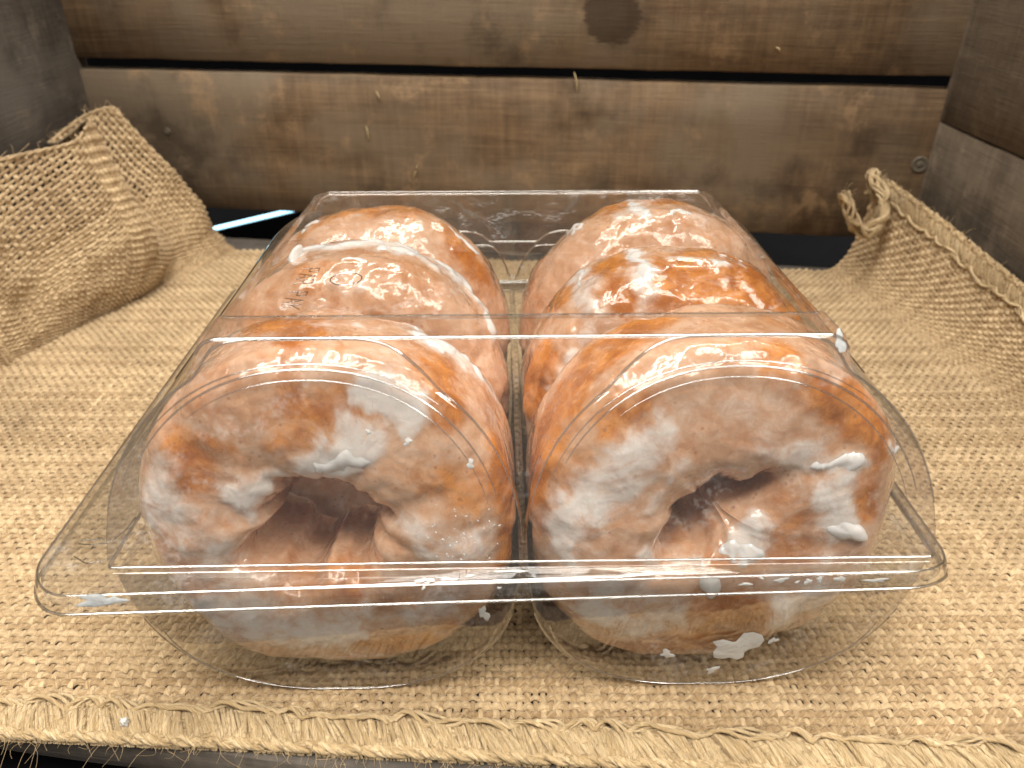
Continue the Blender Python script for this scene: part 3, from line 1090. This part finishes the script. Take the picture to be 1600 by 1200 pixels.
# opening tab pressed into the wide left brim
tb = Tubes()
for pts in ([(-11.3, 1.0), (-10.9, 0.95), (-10.5, 1.05), (-10.3, 1.5), (-10.25, 2.0)], [(-11.2, 0.55), (-10.8, 0.30), (-10.4, 0.35), (-10.2, 0.6)], [(-11.3, 1.12), (-10.55, 1.15)]):
    P = np.array(pts); g = np.linspace(0, len(P) - 1, 16)
    P = np.stack([np.interp(g, np.arange(len(P)), P[:, k]) for k in range(2)], -1)
    P = np.concatenate([P, np.full((16, 1), ZF + 0.02)], -1)
    tb.add(warp(P), 0.016, 5)
tb.build('pull_tab', M_LINE, lid)

# ------------------------------------------------------------------ donuts
NPHI, NTH = 300, 150


def donut(name, label, lx, y, rz, lean, Ro, hole, half, seed, white, brown, thick, roll=0.0, inner=0.8, funnel=0.16, ragged=0.22, wide=0.012, browning=0.95, outer=1.0):
    """ring whose axis lies along its local Y; leans back against the next one.
    hole = (rx, rz, tilt, ox, oz); white/brown/thick = painted strokes in photo pixels, cast onto the ring"""
    zc = 0.27 + Ro * math.cos(lean) - 0.10
    base = BM @ Vector((lx, y - math.sin(lean) * Ro * 0.5, 0))
    root = empty(name, (base.x, base.y, 0.05), (0, 0, YAW))
    ROOT = Matrix.Translation(Vector((base.x, base.y, 0.05))) @ Matrix.Rotation(YAW, 4, 'Z')
    LM = Matrix.Translation(Vector((0, math.sin(lean) * Ro * 0.5, zc))) @ Matrix.Rotation(-lean, 4, 'X') @ Matrix.Rotation(rz, 4, 'Z') @ Matrix.Rotation(roll, 4, 'Y')
    W = ROOT @ LM
    ph = np.arange(NPHI) / NPHI * 2 * math.pi
    th = np.arange(NTH) / NTH * 2 * math.pi
    PH, TH = np.meshgrid(ph, th, indexing='ij')
    PH, TH = PH.ravel(), TH.ravel()
    cx, cz = np.cos(PH), np.sin(PH)
    rx, rzz, tilt, ox, oz = hole
    a = PH - tilt
    rh = 1 / np.sqrt((np.cos(a) / rx) ** 2 + (np.sin(a) / rzz) ** 2)
    rh = rh + ox * cx + oz * cz
    circ = np.stack([cx * 1.3, cz * 1.3, np.full_like(cx, seed * 3.7)], -1)
    rh = np.clip(rh * (1 + ragged * fbm(circ * 1.4, 3, seed)), 0.12, 3)
    ro = Ro * (1 + 0.022 * fbm(circ * 0.7, 2, seed + 4)) * (1 + wide * np.abs(cx)) * (1 + 0.03 * np.exp(-((np.abs(cx) - 0.71) / 0.22) ** 2) * (cz < 0) * np.clip(-cz * 3, 0, 1))
    hb = half * (1 + 0.06 * fbm(circ * 0.8, 2, seed + 9))
    rc, ha = (ro + rh) / 2, (ro - rh) / 2
    c_, s_ = np.cos(TH), np.sin(TH)
    e = np.where(c_ > 0, np.where(s_ > 0, 1.0, outer), inner)
    rad = rc + ha * np.sign(c_) * np.abs(c_) ** e
    yy = hb * np.sign(s_) * np.abs(s_) ** np.where(c_ > 0, np.where(s_ > 0, 1.0, outer), inner)
    # the hole funnels in: the ring is thinner near the hole
    yy = yy * (1 - funnel * sstep(0.1, -1.0, c_))
    V = np.stack([rad * cx, yy, rad * cz], -1)
    # outward normals (analytic enough)
    G = V.reshape(NPHI, NTH, 3)
    n = np.cross(np.roll(G, -1, 0) - np.roll(G, 1, 0), np.roll(G, -1, 1) - np.roll(G, 1, 1)).reshape(-1, 3)
    n /= np.linalg.norm(n, axis=1, keepdims=True) + 1e-9
    ctr = np.stack([rc * cx, np.zeros_like(cx), rc * cz], -1)
    n *= np.sign(((V - ctr) * n).sum(1))[:, None]
    V = V + n * (0.19 * fbm(V * 0.50, 3, seed + 20) + 0.06 * fbm(V * 1.4, 2, seed + 30) + 0.012 * fbm(V * 3.6, 2, seed + 31) - 0.05 * np.clip(vnoise(V * 1.1, seed + 33), 0.2, 1))[:, None]
    F = grid_faces(NPHI, NTH, True, True)
    lobe = LOBE if lx > 0 else -LOBE
    WB = BMI @ W
    RB, TB_ = np.array(WB.to_3x3()), np.array(WB.translation)

    def press(V):
        """dough flattens where it meets the tray, the lid or the other row"""
        P = V @ RB.T + TB_
        dx, dz = P[:, 0] - lobe, P[:, 2] - (ZF - 0.10)
        low = dz < 0
        pw, ax, az = np.where(low, 2.4, 2.15), np.where(low, 4.86, 4.97), np.where(low, 4.93, 5.08)
        rho = ((np.abs(dx) / ax) ** pw + (np.abs(dz) / az) ** pw) ** (1 / pw)
        k = np.where(rho > 0.985, (0.985 + 0.15 * np.tanh((rho - 0.985) / 0.15) * 0.1) / np.maximum(rho, 1e-6), 1.0)
        P[:, 0], P[:, 2] = lobe + dx * k, ZF - 0.10 + dz * k
        zz = P[:, 2]
        ymin = np.where(zz < ZF, 0.22 + (ZF - zz) / 14.0 + 0.55 * np.clip(1.4 - zz, 0, 2) ** 2 * 0.5, 0.20 + np.clip(zz - ZF - 0.1, 0, 9) / FS)
        t = ymin + 0.25 - P[:, 1]
        P[:, 1] = np.where(t > 0, ymin + 0.25 * np.exp(-np.clip(t, 0, 9) / 0.25), P[:, 1])
        return (P - TB_) @ RB

    V = press(V)
    R3 = np.array(W.to_3x3()); T3 = np.array(W.translation)
    VW = V @ R3.T + T3
    bvh = BVHTree.FromPolygons(VW.tolist(), F.tolist())
    nz = np.stack([fbm(V * 1.7 + 40 * k, 3, seed + 50 + k) for k in range(3)], -1)

    def field(strokes, gain=0.92):
        f = np.zeros(len(V))
        VN = VW + nz * 0.42
        for st in strokes:
            pts, rpx, amp = st
            hits = []
            for (ua, va), (ub, vb) in zip(pts, pts[1:] if len(pts) > 1 else pts):
                m = max(1, int(math.hypot(ub - ua, vb - va) / (rpx * 0.5)))
                for t in np.linspace(0, 1, m + 1):
                    for slip in (2, 8, 14, 20, 26, 32, 38):          # the streak runs over the crest
                        h, _ = cast(bvh, ua + (ub - ua) * t, va + (vb - va) * t + slip)
                        if h is not None:
                            hits.append(h)
                            break
            if not hits:
                continue
            H = np.array(hits)
            dep = np.mean((H - np.array([0, 0, HC])) @ np.array([0, CT, -ST]))
            rc_ = rpx * dep / FPX
            d = np.full(len(V), 1e9)
            for hh in H:
                d = np.minimum(d, ((VN - hh) ** 2).sum(1))
            d = np.sqrt(d)
            f = np.maximum(f, gain * amp * np.clip(1.25 - (d / rc_) ** 1.5 * 0.75, 0, 1))
        return f

    wf_ = np.clip(field(white, 0.78) + 0.16 * fbm(V * 0.9, 3, seed + 70) + 0.04, -0.2, 1.1)
    bf_ = np.clip(field(brown, browning) + 0.30 * fbm(V * 0.6 + 9, 3, seed + 80) + 0.0, -0.3, 1.1)
    core = sstep(-0.55, -0.9, c_)                      # bare crust inside the hole
    wf_ = wf_ * (1 - 0.8 * core)
    bf_ = np.clip(bf_ * (1 - np.clip(wf_, 0, 1) * 0.8) , -0.3, 1.1)
    V = press(V + n * (0.085 * sstep(0.3, 0.9, wf_))[:, None])
    L3, LT = np.array(LM.to_3x3()), np.array(LM.translation)
    mesh_obj('dough', V @ L3.T + LT, F, M_DONUT, root, attrs={'white': wf_, 'brown': bf_})
    # thick opaque glaze: each streak a layer of its own
    nb = 0.13 * fbm(V * 1.9 + 3, 3, seed + 90)
    for st in thick:
        tkn = field([st]) + nb
        tkn = tkn * sstep(0.0, 0.15, field([(st[0], st[1] * 1.6, 1.0)]))
        hgtv = np.clip((tkn - 0.42) * 0.14, -0.06, 0.05) - 0.002
        VG = V + n * hgtv[:, None]
        FK = F[(tkn[F] > 0.3).any(1)]
        # keep the largest connected piece
        if not len(FK):
            continue
        used, inv = np.unique(FK, return_inverse=True)
        inv = inv.reshape(-1, 4)
        lab = np.arange(len(used))
        for _ in range(400):
            mn = lab[inv].min(1)
            new = lab.copy()
            np.minimum.at(new, inv.ravel(), np.repeat(mn, 4))
            new = new[new]
            if (new == lab).all():
                break
            lab = new
        vals, cnt = np.unique(lab[inv[:, 0]], return_counts=True)
        sel = inv[lab[inv[:, 0]] == vals[cnt.argmax()]]
        u2, i2 = np.unique(sel, return_inverse=True)
        mesh_obj('glaze', VG[used[u2]] @ L3.T + LT, i2.reshape(-1, 4), M_ICING, root)
    tag(root, label, 'donut', 'six glazed donuts standing in two rows in the container')
    return root, bvh, ROOT


def drip(root, bvh, ROOT, u, v, du, dv_, h, tilt=0.0, seed=0):
    """rounded blob of icing sitting on the donut at a photo pixel; half sizes du, dv in pixels"""
    for slip in (0, 8, 16, 24, 32):
        P, N = cast(bvh, u, v + slip)
        if P is not None:
            break
    if P is None:
        return
    dep = (P - EYE).dot(Vector((0, CT, -ST)))
    N = (N + Vector((0, -0.5, 0.1))).normalized()
    xax = Vector((1, 0, 0)) - N * N.x; xax.normalize()
    yax = N.cross(xax)
    ca, sa = math.cos(tilt), math.sin(tilt)
    nu, nv = 28, 14
    V = []
    for i in range(nu):
        a = 2 * math.pi * i / nu
        for j in range(nv):
            b = math.pi * j / (nv - 1)
            k = 1 + 0.16 * math.sin(2 * a + seed) + 0.13 * math.sin(3 * a + 2 * seed) + 0.08 * math.sin(5 * a + 3 * seed)
            lift_ = 1 + 0.45 * math.sin(a + seed) * math.sin(b)
            lx, ly, lz = math.sin(b) * math.cos(a) * k, math.sin(b) * math.sin(a) * k, math.cos(b)
            px, py = lx * du * dep / FPX, ly * dv_ * dep / FPX
            px, py = ca * px - sa * py, sa * px + ca * py
            V.append(P + xax * px + yax * py + N * (lz * h * lift_))
    RI = ROOT.inverted()
    V = np.array([RI @ p for p in V])
    mesh_obj('icing_drip', V, grid_faces(nu, nv, wrap_u=True), M_ICING, root)


R = math.radians
LEAN = R(9)
dA1 = donut('glazed_donut', 'front left glazed donut with a wide ragged dark hole', -LOBE + 0.06, 3.05, R(-2), LEAN, 5.07, (1.75, 1.22, R(15), -0.32, -0.22), 2.22, 11, browning=0.85, outer=0.78, inner=0.50, funnel=0.05, ragged=0.45, wide=0.006,
    white=[([(395, 775), (470, 748), (535, 712), (560, 690)], 40, 1.25), ([(240, 790), (300, 830), (350, 880)], 60, 0.75), ([(585, 605), (645, 635)], 36, 1.15), ([(250, 730), (270, 800)], 30, 0.6),
           ([(640, 820), (680, 860), (740, 850)], 40, 0.7), ([(400, 950), (500, 970), (560, 960)], 34, 0.75), ([(300, 940), (360, 980)], 45, 0.6), ([(560, 545), (650, 560)], 22, 0.5),
           ([(650, 490), (720, 540), (765, 590)], 26, 0.9), ([(480, 505), (640, 500)], 12, 0.6), ([(330, 950), (430, 990), (540, 985)], 34, 1.0), ([(650, 960), (700, 950)], 30, 0.8), ([(600, 960), (700, 930)], 26, 0.5)],
    brown=[([(690, 580), (700, 620)], 46, 1.0), ([(480, 640), (540, 645)], 48, 0.8), ([(295, 700), (300, 740)], 40, 0.7), ([(430, 690), (500, 685)], 18, 0.8), ([(345, 695)], 16, 0.9), ([(400, 500), (470, 515)], 34, 0.9),
           ([(780, 700), (795, 860)], 30, 0.9), ([(215, 720), (215, 640)], 16, 0.7), ([(560, 1005), (700, 1000)], 18, 0.8), ([(680, 950), (700, 990)], 18, 0.6), ([(720, 740), (740, 800)], 34, 0.5), ([(430, 910), (560, 900)], 30, 0.6), ([(640, 740), (690, 760)], 26, 0.4)],
    thick=[([(655, 500), (725, 550), (760, 590)], 13, 0.9), ([(500, 735), (540, 712), (565, 716)], 15, 0.8)])
dB1 = donut('glazed_donut', 'front right glazed donut with a slanted narrow hole and white icing blobs', LOBE - 0.03, 3.1, R(2), LEAN, 5.08, (1.55, 0.50, R(38), -0.42, 0.18), 2.2, 23, browning=0.90, outer=0.78, inner=0.44, funnel=0.06, ragged=0.38, wide=0.008,
    white=[([(880, 840), (930, 770), (990, 715), (1030, 690)], 46, 0.9), ([(1180, 700), (1280, 720), (1320, 740)], 30, 0.9), ([(1295, 770), (1310, 820)], 30, 0.95), ([(1160, 800), (1170, 850)], 34, 0.9), ([(1010, 860), (1090, 865)], 22, 0.8),
           ([(900, 900), (990, 940), (1060, 960)], 40, 0.7), ([(1290, 880), (1340, 860)], 36, 0.6), ([(1390, 690), (1405, 720)], 16, 0.8), ([(1100, 640), (1200, 650)], 50, 0.35), ([(1230, 900), (1290, 950)], 40, 0.5), ([(1020, 800), (1050, 740)], 16, 0.6), ([(920, 950), (1000, 985), (1060, 960)], 30, 1.0), ([(1230, 950), (1290, 930)], 34, 0.9)],
    brown=[([(1290, 610), (1340, 650), (1385, 690)], 34, 1.0), ([(1220, 560), (1250, 600)], 34, 0.8), ([(900, 590), (860, 660), (835, 740)], 44, 1.0), ([(1010, 500), (930, 560)], 40, 0.9), ([(960, 660), (1000, 640)], 30, 0.7), ([(1290, 770), (1265, 790)], 16, 1.0),
           ([(1350, 730), (1355, 800)], 22, 0.8), ([(1110, 940), (1180, 960)], 34, 0.8), ([(1420, 690), (1430, 780)], 20, 0.8), ([(1220, 800), (1240, 880)], 40, 0.5), ([(900, 790), (910, 720)], 26, 0.5), ([(1400, 640), (1380, 600)], 26, 0.7), ([(1180, 1000), (1080, 1000)], 30, 0.4)],
    thick=[([(1268, 722), (1325, 726)], 12, 0.85), ([(1150, 845), (1178, 860)], 18, 0.9), ([(1392, 690), (1404, 718)], 9, 0.8)])
dA2 = donut('glazed_donut', 'middle donut of the left row, pale glaze with a white crest', -LOBE - 0.05, 8.1, R(4), R(11), 5.04, (1.9, 1.6, 0, -0.2, -0.3), 2.15, 37, wide=-0.02,
    white=[([(470, 388), (560, 378), (650, 385), (720, 428), (770, 490)], 20, 1.1), ([(520, 442), (560, 444)], 16, 0.8)],
    brown=[([(380, 440), (430, 400)], 30, 0.6), ([(480, 420), (520, 415)], 26, 0.4), ([(600, 385), (640, 395)], 12, 0.6)],
    thick=[([(470, 388), (560, 377), (640, 379)], 9, 0.95), ([(650, 390), (720, 434), (765, 490)], 12, 0.95), ([(480, 408), (560, 402)], 5, 0.9)])
dB2 = donut('glazed_donut', 'middle donut of the right row, orange crust with thick white icing streaks', LOBE - 0.10, 7.75, R(-6), R(11), 4.98, (1.9, 1.6, 0, -0.2, -0.2), 2.15, 41,
    white=[([(985, 385), (1000, 420), (1020, 450)], 24, 0.9), ([(1050, 400), (1150, 410)], 12, 0.9), ([(905, 430), (925, 470), (920, 520)], 26, 0.8), ([(890, 560), (868, 610)], 16, 0.9)],
    brown=[([(860, 480), (900, 440), (960, 410)], 34, 1.0), ([(1060, 430), (1170, 440), (1230, 480)], 50, 1.0), ([(840, 560), (830, 620)], 34, 1.0), ([(960, 450), (980, 470)], 24, 0.8), ([(1080, 390), (1180, 395)], 18, 1.0)],
    thick=[([(982, 384), (1000, 420), (1015, 440)], 13, 0.85), ([(1050, 403), (1155, 410)], 7, 0.85), ([(905, 428), (908, 440)], 9, 0.8), ([(892, 560), (868, 605)], 8, 0.7), ([(1130, 385), (1160, 395)], 5, 0.7)])
dA3 = donut('glazed_donut', 'rear donut of the left row, brown topped, tucked behind the middle one', -LOBE + 0.1, 12.7, R(-3), R(8), 4.88, (1.2, 1.1, 0, 0, 0), 2.1, 53,
    white=[([(480, 345), (560, 335)], 10, 0.6)],
    brown=[([(480, 340), (560, 325), (650, 325)], 26, 0.8), ([(700, 360), (760, 440)], 26, 0.6)],
    thick=[([(476, 350), (520, 338), (560, 334)], 6, 0.9), ([(700, 350), (740, 390)], 7, 0.8)])
dB3 = donut('glazed_donut', 'rear donut of the right row, smooth beige glaze with a white spot on top', LOBE + 0.05, 12.5, R(4), R(8), 4.97, (1.2, 1.1, 0, 0, 0), 2.1, 67,
    white=[([(985, 306), (1000, 330), (960, 335)], 14, 0.9), ([(880, 325), (900, 320)], 10, 0.7), ([(1060, 330), (1100, 345)], 18, 0.5)],
    brown=[([(930, 315), (1060, 312)], 14, 0.8), ([(800, 380), (850, 330)], 20, 0.6)],
    thick=[([(985, 310), (998, 328)], 9, 0.9), ([(880, 330), (905, 322)], 6, 0.9), ([(1040, 330), (1075, 336)], 6, 0.9)])
drip(*dB1, 1324, 829, 30, 19, 0.17, R(-22), 1)
drip(*dB1, 1110, 915, 17, 22, 0.13, 0, 3)
drip(*dA2, 462, 378, 8, 20, 0.20, R(-8), 5)

# ------------------------------------------------------------------ dried icing stuck to the plastic and the cloth
def fleck(bvh, parent, PM, u, v, du, dv_, seed, name='icing_fleck', lift=0.015, mat=M_FLECK):
    P, N = cast(bvh, u, v)
    if P is None:
        return None
    r2 = random.Random(seed)
    dep = (P - EYE).dot(Vector((0, CT, -ST)))
    xax = Vector((1, 0, 0)) - N * N.x; xax.normalize()
    yax = N.cross(xax)
    n = 18
    ph = [r2.random() * 6.28 for _ in range(4)]
    rad = [1 + 0.28 * math.sin(2 * 6.28 * k / n + ph[0]) + 0.22 * math.sin(3 * 6.28 * k / n + ph[1]) + 0.18 * math.sin(5 * 6.28 * k / n + ph[2]) + r2.uniform(-0.12, 0.12) for k in range(n)]
    inv = PM.inverted()
    V = []
    fo = max(0.45, abs(N.dot((P - EYE).normalized())))
    for ring, hh in ((1.0, 0.0), (0.85, 0.7), (0.5, 1.0), (0.02, 1.1)):
        for k in range(n):
            a = 6.28318 * k / n
            x = rad[k] * ring * du * math.cos(a) * dep / FPX
            y = rad[k] * ring * dv_ * math.sin(a) * dep / FPX / fo
            V.append(inv @ (P + xax * x + yax * y + N * (lift + hh * 0.014)))
    return mesh_obj(name, np.array(V), grid_faces(4, n, wrap_v=True), mat, parent)


k = 100
for (u, v, du, dv_) in [(664, 907, 13, 4), (700, 905, 18, 2.5), (800, 893, 22, 2.5), (1020, 897, 42, 3), (1220, 906, 10, 3.5), (1262, 908, 7, 3), (1280, 905, 5, 4), (1312, 904, 8, 4), (1370, 906, 16, 3), (1165, 912, 8, 2.5),
                        (662, 918, 3, 3), (735, 900, 8, 2), (1190, 903, 3, 2), (1245, 909, 3, 2), (780, 918, 3, 2),
                        (637, 690, 6, 5), (735, 725, 6, 7), (575, 675, 3, 5)]:
    fleck(bvh_lid, lid, BM, u, v, du, dv_, k); k += 1
rs = random.Random(11)
for (cu, cv, su, sv, n) in ((708, 822, 22, 26, 26), (765, 838, 5, 18, 9), (705, 868, 14, 10, 8)):
    for _ in range(n):
        fleck(bvh_lid, lid, BM, rs.gauss(cu, su), rs.gauss(cv, sv), rs.uniform(0.5, 2.0), rs.uniform(0.5, 2.2), k); k += 1
for (u, v, du, dv_) in [(756, 958, 8, 9), (1150, 1010, 32, 18), (1042, 1021, 10, 6), (1208, 1000, 7, 4), (1113, 1046, 8, 5), (812, 936, 10, 2.5)]:
    fleck(bvh_tray, tray, BM, u, v, du, dv_, k); k += 1
M_FROST = icing_mat('thin_icing_smear', (0.56, 0.58, 0.58), 0.4, 0.5)
fleck(bvh_lid, lid, BM, 150, 938, 30, 7, 77, 'icing_smear', mat=M_FROST)
fleck(bvh_lid, lid, BM, 1312, 534, 9, 13, 81, 'icing_smear', mat=M_FROST)
fleck(bvh_lid, lid, BM, 178, 938, 16, 6, 79, 'icing_smear', mat=M_FROST)
# crumb of icing on the front hem
hp = on_z(195, 1129, 0.16)
r2 = random.Random(5)
bm = bmesh.new()
bmesh.ops.create_icosphere(bm, subdivisions=3, radius=1.0)
for vtx in bm.verts:
    c = vtx.co.copy()
    vtx.co = Vector((c.x * 0.10, c.y * 0.10, c.z * 0.15)) * S * (1 + 0.35 * math.sin(5 * c.x + 2) * math.sin(6 * c.z) + 0.2 * math.sin(9 * c.y))
me = bpy.data.meshes.new('icing_crumb'); bm.to_mesh(me); bm.free()
for pl_ in me.polygons: pl_.use_smooth = True
me.materials.append(M_FLECK)
oc_ = bpy.data.objects.new('icing_crumb', me); COL.objects.link(oc_)
oc_.location = hp * S
tag(oc_, 'tiny white crumb of icing on the front hem of the burlap', 'crumb')
